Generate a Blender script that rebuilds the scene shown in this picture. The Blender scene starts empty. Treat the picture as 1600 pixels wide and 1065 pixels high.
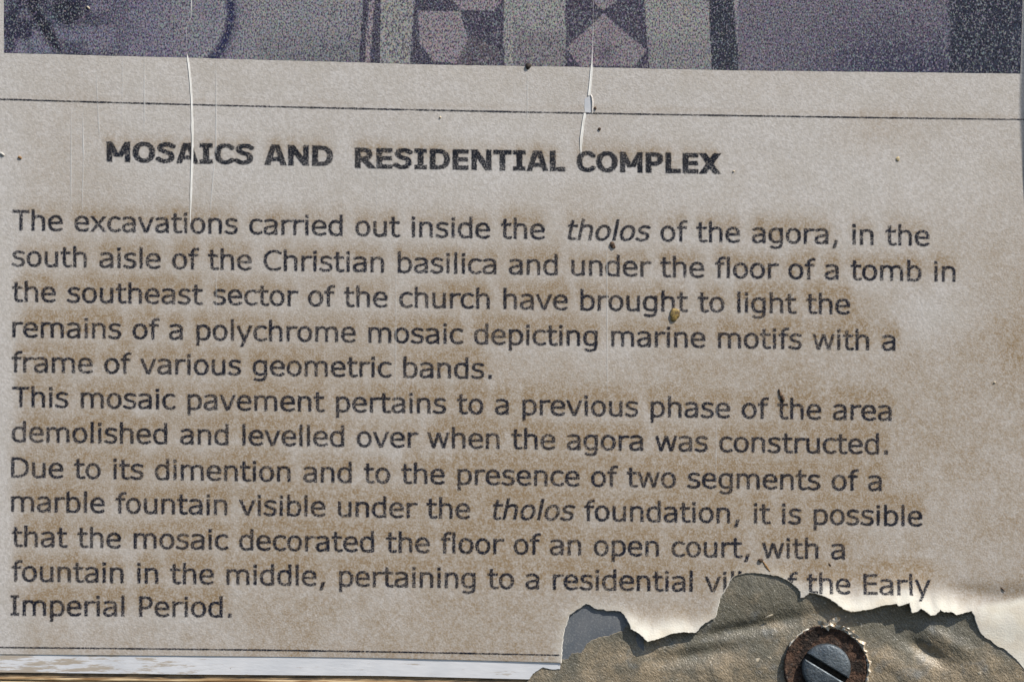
import bpy, bmesh, math, random
import numpy as np
from mathutils import Vector
from mathutils.geometry import delaunay_2d_cdt

random.seed(4)
rng = np.random.default_rng(11)
R = math.radians
S = 0.14 / 1600.0            # metres per layout unit (the stretch of sign in view is 14 cm wide)
C = bpy.context.scene.collection

# ------------------------------------------------------------------ camera, light, exposure
cam_d = bpy.data.cameras.new("camera")
cam = bpy.data.objects.new("camera", cam_d)
C.objects.link(cam)
CAM_DIST = 0.45
cam.location = (0, -CAM_DIST, 0)
cam.rotation_euler = (R(90), 0, 0)
cam_d.sensor_width = 36
cam_d.lens = 36 * CAM_DIST / 0.14
cam_d.clip_start = 0.01
cam_d.clip_end = 50
cam_d.dof.use_dof = True
cam_d.dof.focus_distance = CAM_DIST - 5 * S
cam_d.dof.aperture_fstop = 9
bpy.context.scene.camera = cam

GRAZE = R(23)                # sun height over the face of the sign
sx, sz = 0.56, 0.83
nrm = math.hypot(sx, sz)
sun_dir = Vector((sx / nrm * math.cos(GRAZE), -math.sin(GRAZE), sz / nrm * math.cos(GRAZE)))
world = bpy.data.worlds.new("World")
bpy.context.scene.world = world
world.use_nodes = True
wn = world.node_tree.nodes
sky = wn.new("ShaderNodeTexSky")
sky.sky_type = 'NISHITA'
sky.sun_disc = False
sky.sun_elevation = math.asin(sun_dir.z)
sky.sun_rotation = math.atan2(sun_dir.x, sun_dir.y)
bg = wn["Background"]
bg.inputs[1].default_value = 0.10
world.node_tree.links.new(sky.outputs[0], bg.inputs[0])
sl = bpy.data.lights.new("sun", 'SUN')
sl.energy = 4.2
sl.angle = R(0.5)
sl.color = (1.0, 0.93, 0.83)
so = bpy.data.objects.new("sun", sl)
so.rotation_euler = (-sun_dir).to_track_quat('-Z', 'Y').to_euler()
C.objects.link(so)
vs = bpy.context.scene.view_settings
vs.view_transform = 'Standard'
vs.look = 'None'
vs.exposure = 0.14
vs.gamma = 1
bpy.context.scene.cycles.transparent_max_bounces = 16

# ------------------------------------------------------------------ helpers
def W(u, v, h=0.0):
    """layout units (u right, v down, h towards the viewer) -> metres"""
    u = np.asarray(u, float); v = np.asarray(v, float); h = np.asarray(h, float) + 0 * u
    return np.stack([(u - 800) * S, -h * S, (532.5 - v) * S], -1)

def thing(name, label, cat, u, v, h=0.0, group=None):
    o = bpy.data.objects.new(name, None)
    o.empty_display_size = 0.005
    C.objects.link(o)
    o.location = W(u, v, h)
    o['label'] = label; o['category'] = cat
    if group: o['group'] = group
    return o

def tag(o, label, cat, group=None, kind=None):
    if label: o['label'] = label
    if cat: o['category'] = cat
    if group: o['group'] = group
    if kind: o['kind'] = kind
    return o

def obj(name, P, F, mat, parent=None, attrs=None, smooth=True, label=None, mats=None, midx=None, origin=None):
    """P: (n,3) world metres; F: list / array of faces"""
    P = np.asarray(P, float)
    org = np.array(parent.location) if parent is not None else (np.array(origin) if origin is not None else P.mean(0))
    if parent is not None and parent.parent is not None:
        org = org + np.array(parent.parent.location)
    me = bpy.data.meshes.new(name)
    if isinstance(F, np.ndarray):
        k = F.shape[1]
        me.vertices.add(len(P)); me.vertices.foreach_set("co", (P - org).ravel())
        me.loops.add(F.size); me.loops.foreach_set("vertex_index", F.ravel().astype(np.int32))
        me.polygons.add(len(F))
        me.polygons.foreach_set("loop_start", np.arange(len(F), dtype=np.int32) * k)
        me.polygons.foreach_set("loop_total", np.full(len(F), k, np.int32))
        me.update(calc_edges=True)
    else:
        me.from_pydata((P - org).tolist(), [], [list(map(int, f)) for f in F])
    for m in (mats or [mat]): me.materials.append(m)
    if midx is not None: me.polygons.foreach_set("material_index", np.asarray(midx, np.int32))
    me.polygons.foreach_set("use_smooth", np.full(len(me.polygons), smooth))
    for n, a in (attrs or {}).items():
        a = np.asarray(a, float)
        if a.ndim == 1:
            at = me.attributes.new(n, 'FLOAT', 'POINT'); at.data.foreach_set("value", a)
        else:
            at = me.attributes.new(n, 'FLOAT_COLOR', 'POINT')
            at.data.foreach_set("color", np.concatenate([a, np.ones((len(a), 1))], 1).ravel())
    me.update()
    o = bpy.data.objects.new(name, me)
    C.objects.link(o)
    if parent is not None: o.parent = parent
    else: o.location = org
    if label: o['label'] = label
    return o

_lat = {}
def vnoise(u, v, su, sv=None, seed=0):
    sv = sv or su
    L = _lat.setdefault(seed, np.random.default_rng(seed + 77).random((128, 128)))
    a = np.asarray(u, float) / su + 1000.3; b = np.asarray(v, float) / sv + 1000.7
    i = np.floor(a).astype(int); j = np.floor(b).astype(int)
    fa = a - i; fb = b - j
    fa = fa * fa * (3 - 2 * fa); fb = fb * fb * (3 - 2 * fb)
    g = lambda p, q: L[p % 128, q % 128]
    return (g(i, j) * (1 - fa) + g(i + 1, j) * fa) * (1 - fb) + (g(i, j + 1) * (1 - fa) + g(i + 1, j + 1) * fa) * fb

def fbm(u, v, s, oct=4, seed=0):
    r = 0; a = 1; t = 0
    for k in range(oct):
        r = r + a * vnoise(u, v, s / 2 ** k, seed=seed + k); t += a; a *= .55
    return r / t

def inside(px, py, poly):
    poly = np.asarray(poly); n = len(poly)
    r = np.zeros(px.shape, bool)
    for i in range(n):
        x0, y0 = poly[i]; x1, y1 = poly[(i + 1) % n]
        if y0 == y1: continue
        c = ((y0 > py) != (y1 > py))
        xi = (x1 - x0) * (py - y0) / (y1 - y0) + x0
        r ^= c & (px < xi)
    return r

def sstep(a, b, x):
    t = np.clip((x - a) / (b - a), 0, 1); return t * t * (3 - 2 * t)

def gauss(u, v, cu, cv, ru, rv=None, rot=0.0):
    rv = rv or ru
    c, s = math.cos(rot), math.sin(rot)
    a = (u - cu) * c + (v - cv) * s; b = -(u - cu) * s + (v - cv) * c
    return np.exp(-(a / ru) ** 2 - (b / rv) ** 2)

def grid_faces(nv, nu):
    idx = np.arange(nv * nu).reshape(nv, nu)
    return np.stack([idx[:-1, :-1], idx[1:, :-1], idx[1:, 1:], idx[:-1, 1:]], -1).reshape(-1, 4)

# ------------------------------------------------------------------ materials
class M:
    """small node-graph builder; coordinates are layout units (object space / S)"""
    def __init__(s, name, rough=0.6, spec=0.4, metal=0.0):
        s.m = bpy.data.materials.new(name); s.m.use_nodes = True
        s.t = s.m.node_tree; s.n = s.t.nodes; s.l = s.t.links
        s.b = s.n["Principled BSDF"]
        s.b.inputs["Roughness"].default_value = rough
        s.b.inputs["Specular IOR Level"].default_value = spec
        s.b.inputs["Metallic"].default_value = metal
        tc = s.n.new("ShaderNodeTexCoord")
        vm = s.n.new("ShaderNodeVectorMath"); vm.operation = 'SCALE'
        vm.inputs["Scale"].default_value = 1 / S
        s.l.new(tc.outputs["Object"], vm.inputs[0]); s.co = vm.outputs[0]
    def put(s, v, sock):
        if hasattr(v, "is_output") or isinstance(v, bpy.types.NodeSocket): s.l.new(v, sock)
        elif isinstance(v, (tuple, list)) and len(v) == 3 and sock.type == 'RGBA': sock.default_value = (*v, 1)
        else: sock.default_value = v
    def noise(s, size, detail=2, stretch=(1, 1, 1), rough=.55, off=(0, 0, 0), col=False, rot=0):
        mp = s.n.new("ShaderNodeMapping")
        mp.inputs["Scale"].default_value = tuple(1 / (size * k) for k in stretch)
        mp.inputs["Location"].default_value = off
        mp.vector_type = 'POINT'
        src = s.co
        if rot:
            m2 = s.n.new("ShaderNodeMapping"); m2.inputs["Rotation"].default_value = (0, rot, 0)
            s.l.new(src, m2.inputs[0]); src = m2.outputs[0]
        s.l.new(src, mp.inputs[0])
        t = s.n.new("ShaderNodeTexNoise"); t.inputs["Scale"].default_value = 1
        t.inputs["Detail"].default_value = detail; t.inputs["Roughness"].default_value = rough
        s.l.new(mp.outputs[0], t.inputs["Vector"])
        return t.outputs["Color" if col else "Fac"]
    def math(s, op, a, b=0.0, c=None, clamp=False):
        t = s.n.new("ShaderNodeMath"); t.operation = op; t.use_clamp = clamp
        s.put(a, t.inputs[0]); s.put(b, t.inputs[1])
        if c is not None: s.put(c, t.inputs[2])
        return t.outputs[0]
    def step(s, x, a, b, lo=0.0, hi=1.0):
        t = s.n.new("ShaderNodeMapRange"); t.interpolation_type = 'SMOOTHSTEP'
        s.put(x, t.inputs["Value"])
        t.inputs["From Min"].default_value = a; t.inputs["From Max"].default_value = b
        t.inputs["To Min"].default_value = lo; t.inputs["To Max"].default_value = hi
        return t.outputs[0]
    def attr(s, name, col=False):
        t = s.n.new("ShaderNodeAttribute"); t.attribute_name = name
        return t.outputs["Color" if col else "Fac"]
    def mix(s, f, a, b, mode='MIX'):
        t = s.n.new("ShaderNodeMix"); t.data_type = 'RGBA'; t.blend_type = mode
        s.put(f, t.inputs[0]); s.put(a, t.inputs[6]); s.put(b, t.inputs[7])
        return t.outputs[2]
    def bump(s, h, dist, strength=1.0):
        t = s.n.new("ShaderNodeBump"); t.inputs["Distance"].default_value = dist * S
        t.inputs["Strength"].default_value = strength
        s.put(h, t.inputs["Height"]); s.l.new(t.outputs[0], s.b.inputs["Normal"])
    def col(s, c): s.put(c, s.b.inputs["Base Color"]); return s
    def rough(s, r): s.put(r, s.b.inputs["Roughness"]); return s
    def alpha(s, a): s.put(a, s.b.inputs["Alpha"]); return s

# aged paper: pale warm grey, with brown dust grains whose density follows the stain map
PAPER_A = (0.55, 0.518, 0.485); PAPER_B = (0.67, 0.64, 0.615)
def paper_material():
    p = M("aged_paper", rough=0.62, spec=0.35)
    st = p.attr("stain")
    f1 = p.noise(2.6, 2); f2 = p.noise(8.5, 3, off=(9, 3, 1)); f3 = p.noise(46, 3, off=(2, 7, 7))
    base = p.mix(p.step(p.noise(4.2, 2, off=(3, 3, 8)), .34, .66), PAPER_A, PAPER_B)
    base = p.mix(p.step(f3, .35, .7, 0, .3), base, (0.50, 0.46, 0.40))
    grain = p.math('ADD', p.step(f1, .32, .68, 0, .66), p.step(f2, .30, .70, 0, .46))
    dirt = p.math('MULTIPLY', p.math('MULTIPLY_ADD', grain, .95, .10), p.step(st, .02, 1.55, 0, 1.0), clamp=True)
    dirt = p.math('MULTIPLY', dirt, 1.05, clamp=True)
    base = p.mix(p.step(st, .25, 1.4, 0, .42), base, (0.47, 0.405, 0.325))
    c = p.mix(dirt, base, (0.325, 0.232, 0.135))
    clean_lit = p.attr("clean_lit")
    c = p.mix(clean_lit, c, p.mix(p.step(p.noise(30, 3, off=(5, 5, 5)), .4, .7), (0.88, 0.84, 0.73), (0.78, 0.71, 0.58)))  # cream for unstained paper, with sunlight on the curl painted in
    p.col(c)
    hb = p.math('ADD', p.noise(2.6, 2, off=(1, 8, 2)), p.math('MULTIPLY', p.noise(5, 2, stretch=(1, 1, .8)), .4))
    p.bump(hb, p_b := .42)
    return p.m
MAT_PAPER = paper_material()

def ink_material(name, colour, cover):
    p = M(name, rough=0.7, spec=0.25)
    d = p.attr("sdf")
    n = p.noise(2.3, 2); n2 = p.noise(2.0, 1, off=(4, 4, 4)); n3 = p.noise(14, 2, off=(6, 1, 4))
    a = p.step(p.math('ADD', d, p.math('MULTIPLY_ADD', n, 3.2, -1.6)), -1.6, .5)
    hole = p.step(p.math('ADD', n2, p.math('MULTIPLY', n3, .25)), .50 + cover, .62 + cover, 1, .35)
    p.col(p.mix(p.step(n3, .3, .7), colour, tuple(k * 1.6 for k in colour)))
    p.alpha(p.math('MULTIPLY', p.math('MULTIPLY', a, p.math('MULTIPLY', hole, p.step(p.noise(48, 3, off=(2, 9, 4)), .35, .65, .80, 1.0))), .94))
    return p.m
MAT_INK = ink_material("faded_black_ink", (0.005, 0.008, 0.020), 0.13)
MAT_INK_BOLD = ink_material("heading_ink", (0.006, 0.009, 0.018), 0.15)

def simple(name, c1, c2, size=12, rough=.6, spec=.4, metal=0., bump=0.5, bsize=4, stretch=(1, 1, 1)):
    p = M(name, rough, spec, metal)
    p.col(p.mix(p.step(p.noise(size, 4, stretch), .35, .65), c1, c2))
    p.bump(p.noise(bsize, 3, stretch, off=(3, 1, 2)), bump)
    return p.m
MAT_CORE = simple("white_paper_core", (.92, .91, .87), (.84, .81, .74), 9, .5, .4, bump=.5, bsize=4)

# ------------------------------------------------------------------ the tear and the heights of the layers
TEAR = [(876,1040),(877.8,1008.5),(881,984),(887.4,965.6),(889,960.4),(895,956),(902,951),(915.4,942),(922,943.7),
 (928.5,949),(934,951),(942.5,951),(949.5,953.5),(960,952.5),(970.5,954),(977.5,963),(983,972),(985.4,980.5),
 (995,985.8),(1004,993),(1011,999.8),(1030,995.4),(1047.5,988.4),(1065,985.8),(1087,986.5),(1093.7,978),(1102,971.6),
 (1115.7,964.3),(1117.5,961.6),(1121,947),(1125,932),(1133,920),(1138.6,909),(1143,902),(1153,896.5),(1168,893.8),
 (1184,894),(1201,896.5),(1215.5,899),(1226.5,904),(1235.7,909),(1245,916.7),(1250,923),(1250.3,933),(1255.8,931.4),
 (1264,924.4),(1278,926.8),(1292.5,932),(1305,940.5),(1316,948.8),(1328,953.3),(1345.6,951.5),(1362,948.8),
 (1375,944),(1398.8,941),(1402.4,945),(1419,939.6),(1423,955),(1430,954.2),(1437,948.8),(1442.7,951.5),(1452,959.7),
 (1459,958.8),(1467.4,950.6),(1474,954.2),(1485.7,954.2),(1493,959.4),(1505,956),(1517,953.3),(1521.4,959.7),
 (1525,972.5),(1530.6,985.4),(1538,994.5),(1547,999),(1556,1007.3),(1569,1012.8),(1582,1023.8),(1591,1033),
 (1600,1044),(1612,1060),(1630,1085),(1652,1110)]
def ragged(pts, stepl, amp, seed, keep_ends=True):
    out = []
    r = random.Random(seed)
    for (a, b), (c, d) in zip(pts[:-1], pts[1:]):
        L = math.hypot(c - a, d - b); n = max(1, int(round(L / stepl)))
        for k in range(n):
            t = k / n
            j = 0 if (k == 0 and not out) else amp * r.uniform(-1, 1)
            nx, ny = (d - b) / L, -(c - a) / L
            out.append((a + (c - a) * t + nx * j, b + (d - b) * t + ny * j))
    out.append(pts[-1])
    return out
TEARJ = ragged(TEAR, 2.6, .55, 3)
TJ = np.array(TEARJ)
# how far the torn lip curls up, along the tear
E_KEYS = [(876,1040,0),(915,942,0),(970,954,.6),(985,980,6),(1011,1000,11),(1047,988,8),(1070,985,6),(1090,982,3),(1102,971,1.5),(1118,961,0),
 (1143,902,0),(1184,894,.3),(1226,904,1.2),(1250,925,.6),(1264,924,2.5),(1292,932,7.5),(1328,953,12),(1375,944,12),(1420,945,12.5),
 (1450,959,11),(1485,955,8),(1517,953,3.4),(1530,985,.8),(1556,1007,.2),(1600,1044,0),(1652,1110,0)]
EK = np.array(E_KEYS, float)
def tear_E(p):
    d2 = ((p[:, None, :] - EK[None, :, :2]) ** 2).sum(-1)
    w = np.exp(-d2 / (2 * 9.0 ** 2)) + 1e-9 / (d2 + 1)
    return (w * EK[None, :, 2]).sum(1) / w.sum(1)
TJE = tear_E(TJ)
def near_tear(u, v):
    """distance to the tear and the curl height of the nearest stretch of it"""
    u = u.ravel(); v = v.ravel()
    dm = np.full(u.shape, 1e3); E = np.zeros(u.shape)
    sel = np.where((v > 760) & (u > 780))[0]
    for k in range(0, len(sel), 4000):
        q = sel[k:k + 4000]
        d2 = (u[q, None] - TJ[None, :, 0]) ** 2 + (v[q, None] - TJ[None, :, 1]) ** 2
        m = d2.min(1)
        w = np.exp(-(d2 - m[:, None]) / (2 * 7.0 ** 2 + m[:, None] * .25))
        E[q] = (w * TJE).sum(1) / w.sum(1); dm[q] = np.sqrt(m)
    return dm, E

BASE = 6.0
def fold_u(v): return 1591 + np.where(v > 150, ((v - 150) / 200.0) ** 2 * 15, (150 - v) * .03)
def sheet_h(u, v, curl=None):
    u = np.asarray(u, float); v = np.asarray(v, float)
    h = BASE + 2.8 * (fbm(u, v, 340, 2, 5) - .5) + .35 * (fbm(u, v, 60, 2, 9) - .5)
    # right-hand margin bends up out of the sun
    t = np.clip(u - fold_u(v), 0, None)
    h = h + np.where(v < 620, .73 * np.maximum(t - 2 + 2 * np.exp(-t / 2.), 0), 0)
    # hollow and swell near the lower right corner
    wv = 926 + 5 * np.sin(u / 40.)
    h = h - 2.6 * sstep(1440, 1540, u) * np.exp(-((v - wv) / 15.0) ** 2)
    h = h + 1.6 * sstep(1470, 1560, u) * np.exp(-((v - 975) / 20.0) ** 2)
    if curl is None:
        dm, E = near_tear(u, v); dm = dm.reshape(u.shape); E = E.reshape(u.shape)
    else: dm, E = curl
    sg = 13 + 1.1 * E
    return h + E * np.exp(-(dm / sg) ** 1.35)

# ------------------------------------------------------------------ letterforms (drawn as pen strokes, 2048 units to the em)
def Bx(a, b, c, d): return ('B', a, b, c, d)
def St(x, y0, y1, w=92): return ('B', x - w, y0, x + w, y1)
def Cv(*p): return ('C', p)
def K(a, b, y0, y1, w): return ('K', a, b, y0, y1, w)
_b = Cv((290,900),(450,1020),(660,1070),(890,1010),(1040,830),(1088,565),(1040,280),(890,100),(650,45),(450,75),(262,150))
_d = Cv(*[(1276 - x, y) for x, y in _b[1]])
_arch = Cv((280,880),(450,1010),(680,1066),(890,1020),(1010,880),(1034,660))
REG = {
 ' ': (720, []),
 'a': (1230, [Cv((195,985),(380,1050),(570,1071),(790,1040),(935,935),(973,760)), St(973,0,770), Cv((973,640),(700,615),(430,560),(240,470),(185,310),(240,130),(430,52),(640,85),(820,170),(973,290))]),
 'b': (1276, [St(262,0,1556), _b]), 'd': (1276, [St(1014,0,1556), _d]),
 'c': (1067, [Cv((985,965),(820,1045),(640,1071),(400,1005),(240,830),(186,560),(240,285),(400,110),(640,47),(820,75),(985,160))]),
 'e': (1220, [Bx(200,520,1120,655), Cv((1035,560),(1015,800),(880,1000),(640,1073),(400,1010),(240,830),(186,560),(240,280),(410,105),(680,45),(880,75),(1060,160))]),
 'f': (720, [St(322,0,1250), Cv((795,1483),(640,1500),(440,1440),(335,1300),(322,1160)), Bx(45,970,715,1117)]),
 'g': (1276, [St(1014,60,1117), Cv((986,905),(826,1020),(616,1070),(386,1010),(236,830),(188,575),(236,310),(386,130),(600,75),(826,110),(1014,200)), Cv((1014,120),(990,-120),(880,-290),(620,-352),(420,-335),(240,-275))]),
 'h': (1296, [St(262,0,1556), _arch, St(1034,0,680)]),
 'i': (562, [St(281,0,1117), Bx(176,1300,386,1498)]),
 'l': (562, [St(281,0,1556)]),
 'm': (1992, [St(262,0,1117), Cv((280,890),(440,1015),(640,1066),(840,1020),(970,890),(996,690)), St(996,0,710), Cv((1010,880),(1160,1010),(1370,1066),(1570,1020),(1700,880),(1730,680)), St(1730,0,700)]),
 'n': (1296, [St(262,0,1117), _arch, St(1034,0,680)]),
 'o': (1243, [('O', 621, 559, 437, 512)]),
 'p': (1276, [St(262,-425,1117), _b]),
 'r': (874, [St(262,0,1117), Cv((262,800),(400,950),(600,1035),(760,1045),(880,1028))]),
 's': (1067, [Cv((920,985),(740,1050),(540,1073),(320,1020),(215,860),(270,700),(420,615),(600,575),(800,500),(890,340),(840,160),(700,72),(500,44),(300,75),(110,165))]),
 't': (807, [St(312,300,1440), Bx(45,970,770,1117), Cv((312,340),(345,150),(460,62),(620,48),(770,85))]),
 'u': (1296, [St(262,430,1117), Cv((262,460),(290,210),(430,75),(620,48),(830,100),(1034,240)), St(1034,0,1117)]),
 'v': (1212, [K((125,1117),(585,-20),0,1117,86), K((1087,1117),(627,-20),0,1117,86)]),
 'w': (1676, [K((135,1117),(450,-10),0,1117,82), K((478,-10),(822,1117),0,1117,82), K((854,1117),(1198,-10),0,1117,82), K((1226,-10),(1541,1117),0,1117,82)]),
 'x': (1212, [K((140,1117),(1072,0),0,1117,86), K((140,0),(1072,1117),0,1117,86)]),
 'y': (1212, [K((125,1117),(600,10),0,1117,86), K((1087,1117),(425,-425),-425,1117,86)]),
 ',': (745, [K((440,260),(270,-300),-300,260,95)]),
 '.': (745, [Bx(262,0,482,255)]),
 'T': (1262, [Bx(25,1320,1237,1489), Bx(532,0,730,1330)]),
 'C': (1430, [Cv((1330,1290),(1110,1400),(860,1435),(540,1365),(290,1130),(203,745),(290,360),(540,120),(860,55),(1110,90),(1330,200))]),
 'D': (1578, [Bx(200,0,398,1489), Cv((390,1405),(700,1405),(1030,1330),(1290,1110),(1375,745),(1290,380),(1030,160),(700,85),(390,85))]),
 'I': (862, [Bx(140,1337,722,1489), Bx(140,0,722,152), Bx(332,100,530,1400)]),
 'P': (1235, [Bx(200,0,398,1489), Cv((390,1405),(650,1405),(900,1360),(1035,1220),(1060,1030),(1000,820),(830,680),(620,640),(390,640))]),
 'E': (1295, [Bx(200,0,398,1489), Bx(380,1320,1200,1489), Bx(380,720,1150,885), Bx(380,0,1200,170)]),
}
BOLD = {
 ' ': (700, []),
 'M': (1941, [Bx(145,0,490,1489), Bx(1451,0,1796,1489), K((290,1489),(930,330),400,1489,175), K((1651,1489),(1011,330),400,1489,175)]),
 'O': (1741, [('O', 870, 745, 600, 635)]),
 'S': (1455, [Cv((1270,1200),(1000,1340),(740,1375),(430,1310),(310,1110),(420,920),(740,800),(1030,690),(1130,440),(1000,210),(700,115),(400,150),(110,310))]),
 'A': (1590, [K((205,0),(690,1489),0,1489,180), K((1385,0),(900,1489),0,1489,180), Bx(450,290,1140,560)]),
 'I': (1117, [Bx(110,1219,1007,1489), Bx(110,0,1007,270), Bx(366,200,751,1300)]),
 'C': (1483, [Cv((1330,1170),(1100,1330),(880,1375),(560,1310),(340,1100),(265,745),(340,390),(560,175),(880,112),(1100,155),(1330,310))]),
 'N': (1734, [Bx(145,0,500,1489), Bx(1235,0,1589,1489), K((330,1489),(1404,0),0,1489,185)]),
 'D': (1700, [Bx(145,0,530,1489), Cv((480,1349),(760,1349),(1090,1290),(1330,1080),(1405,745),(1330,410),(1090,200),(760,140),(480,140))]),
 'R': (1602, [Bx(145,0,530,1489), Cv((480,1349),(850,1349),(1130,1270),(1200,1050),(1120,830),(850,720),(480,720)), K((740,700),(1410,0),0,720,200)]),
 'E': (1399, [Bx(145,0,530,1489), Bx(500,1209,1290,1489), Bx(500,620,1250,890), Bx(500,0,1290,280)]),
 'T': (1396, [Bx(35,1209,1361,1489), Bx(505,0,890,1300)]),
 'L': (1304, [Bx(145,0,530,1489), Bx(500,0,1265,280)]),
 'P': (1501, [Bx(145,0,530,1489), Cv((480,1349),(850,1349),(1140,1280),(1220,1030),(1140,800),(850,670),(480,670))]),
 'X': (1564, [K((240,1489),(1324,0),0,1489,205), K((240,0),(1324,1489),0,1489,205)]),
}
def catmull(pts, n=5):
    P = [np.array(p, float) for p in pts]
    P = [2 * P[0] - P[1]] + P + [2 * P[-1] - P[-2]]
    out = []
    for i in range(1, len(P) - 2):
        for k in range(n):
            t = k / n; a, b, c, d = P[i - 1:i + 3]
            out.append(.5 * (2 * b + (c - a) * t + (2 * a - 5 * b + 4 * c - d) * t * t + (3 * b - a - 3 * c + d) * t ** 3))
    out.append(P[-2])
    return np.array(out)
_cache = {}
def strokes(ch, bold):
    key = (ch, bold)
    if key not in _cache:
        out = []
        for s in (BOLD if bold else REG)[ch][1]:
            if s[0] == 'C': out.append(('P', catmull(s[1]), False))
            elif s[0] == 'O':
                _, cx, cy, rx, ry = s
                t = np.linspace(0, 2 * math.pi, 33)
                c, q = np.cos(t), np.sin(t); e = 2 / 2.15
                out.append(('P', np.stack([cx + rx * np.sign(c) * np.abs(c) ** e, cy + ry * np.sign(q) * np.abs(q) ** e], -1), True))
            else: out.append(s)
        _cache[key] = out
    return _cache[key]
def glyph_sdf(x, y, ch, bold):
    """positive inside, font units"""
    Wp, Hp = (188, 140) if bold else (93, 76)
    k = Wp / Hp
    best = np.full(x.shape, -1e4)
    for s in strokes(ch, bold):
        if s[0] == 'B':
            _, a, b, c, d = s
            dx = np.maximum(a - x, x - c); dy = np.maximum(b - y, y - d)
            o = np.hypot(np.maximum(dx, 0), np.maximum(dy, 0)) + np.minimum(np.maximum(dx, dy), 0)
            best = np.maximum(best, -o)
        elif s[0] == 'K':
            _, (ax, ay), (bx, by), y0, y1, w = s
            L = math.hypot(bx - ax, by - ay)
            perp = np.abs((x - ax) * (by - ay) - (y - ay) * (bx - ax)) / L
            best = np.maximum(best, -np.maximum(np.maximum(perp - w, y - y1), y0 - y))
        else:
            P = s[1] * np.array([1, k]); closed = s[2]; yy = y * k
            n = len(P) - 1
            for i in range(n):
                a, b = P[i], P[i + 1]; d = b - a; L = math.hypot(*d) + 1e-9
                al = ((x - a[0]) * d[0] + (yy - a[1]) * d[1]) / L
                pe = np.abs((x - a[0]) * d[1] - (yy - a[1]) * d[0]) / L
                ov = np.maximum(-al, al - L)
                dist = np.hypot(pe, np.maximum(ov, 0)) - Wp
                if not closed and i == 0: dist = np.maximum(dist, np.where(al < L / 2, -al, -1e4))
                if not closed and i == n - 1: dist = np.maximum(dist, np.where(al > L / 2, al - L, -1e4))
                best = np.maximum(best, -dist / (1 + .5 * (k - 1)))
    return best

INKMAP = np.zeros((560, 900))          # coverage raster (2-unit cells, origin at -100,-30) that feeds the dirt map
def add_cov(u, v, c, cell):
    i = ((v + 30) / 2).astype(int); j = ((u + 100) / 2).astype(int)
    ok = (i >= 0) & (i < 560) & (j >= 0) & (j < 900)
    np.add.at(INKMAP, (i[ok], j[ok]), c[ok] * cell * cell / 4)

def set_line(parts, u0, v0, u1, v1, em_v, bold=False, step=1.15):
    """parts: [(text, italic)]; ink runs from u0 to u1, baseline from v0 to v1. returns verts/faces/sdf"""
    seq = []; x = 0
    tab = BOLD if bold else REG
    for txt, it in parts:
        for ch in txt:
            seq.append((ch, x, it)); x += tab[ch][0]
    def ext(ch):
        g = np.arange(-100, 2100, 8.0)
        X, Y = np.meshgrid(g, np.arange(-450, 1600, 25.0))
        m = (glyph_sdf(X, Y, ch, bold) > 0).any(0)
        return g[m][0], g[m][-1]
    a = ext(seq[0][0])[0]
    last = [s for s in seq if s[0] != ' '][-1]
    b = last[1] + ext(last[0])[1]
    k = (u1 - u0) / (b - a)
    ky = em_v / 2048.0
    Pu, Pv, D, F = [], [], [], []; off = 0
    slope = (v1 - v0) / (u1 - u0)
    for ch, gx, it in seq:
        if ch == ' ': continue
        adv = tab[ch][0]
        pad = 150
        xs = np.arange(gx - pad - 60, gx + adv + pad + (160 if it else 0), step / k)
        y0 = -520 if ch in 'gpy,' else -130
        ys = np.arange(y0, 1700, step / ky)
        X, Y = np.meshgrid(xs, ys)
        lx = X - gx - (Y * .21 - 60 if it else 0)
        sd = glyph_sdf(lx, Y, ch, bold) * k
        sd = np.clip(sd, -4, 4)
        # neighbouring glyph cells overlap a little: keep only vertices near this glyph
        keepv = sd > -2.6
        keepf = keepv[:-1, :-1] | keepv[1:, :-1] | keepv[1:, 1:] | keepv[:-1, 1:]
        U = u0 + (X - a) * k
        V = v0 + (U - u0) * slope - Y * ky
        add_cov(U.ravel(), V.ravel(), np.clip(sd + .5, 0, 1).ravel(), step)
        idx = np.arange(X.size).reshape(X.shape)
        f = np.stack([idx[:-1, :-1][keepf], idx[:-1, 1:][keepf], idx[1:, 1:][keepf], idx[1:, :-1][keepf]], -1)
        used = np.unique(f); remap = np.full(X.size, -1); remap[used] = np.arange(len(used))
        Pu.append(U.ravel()[used]); Pv.append(V.ravel()[used]); D.append(sd.ravel()[used])
        F.append(remap[f] + off); off += len(used)
    return np.concatenate(Pu), np.concatenate(Pv), np.concatenate(D), np.concatenate(F)

EM = 42.6
n_ = lambda t: (t, False)
i_ = lambda t: (t, True)
LINES = [
 ([n_("The excavations carried out inside the  "), i_("tholos"), n_(" of the agora, in the")], 21, 359.4, 1451, 383.9),
 ([n_("south aisle of the Christian basilica and under the floor of a tomb in")], 20, 415.6, 1491.5, 439.8),
 ([n_("the southeast sector of the church have brought to light the")], 20.5, 470.8, 1327, 490.6),
 ([n_("remains of a polychrome mosaic depicting marine motifs with a")], 21, 526.2, 1398, 547.2),
 ([n_("frame of various geometric bands.")], 20, 580.8, 768, 591),
 ([n_("This mosaic pavement pertains to a previous phase of the area")], 21, 634.8, 1392, 656.4),
 ([n_("demolished and levelled over when the agora was constructed.")], 20, 689.5, 1386, 708.8),
 ([n_("Due to its dimention and to the presence of two segments of a")], 19, 744.9, 1376.6, 766),
 ([n_("marble fountain visible under the  "), i_("tholos"), n_(" foundation, it is possible")], 19, 797.9, 1440, 820.9),
 ([n_("that the mosaic decorated the floor of an open court, with a")], 20, 852.6, 1319, 872.4),
 ([n_("fountain in the middle, pertaining to a residential villa of the Early")], 20, 906.7, 1452.6, 928.4),
 ([n_("Imperial Period.")], 18, 960, 362, 962.8),
]
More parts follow.
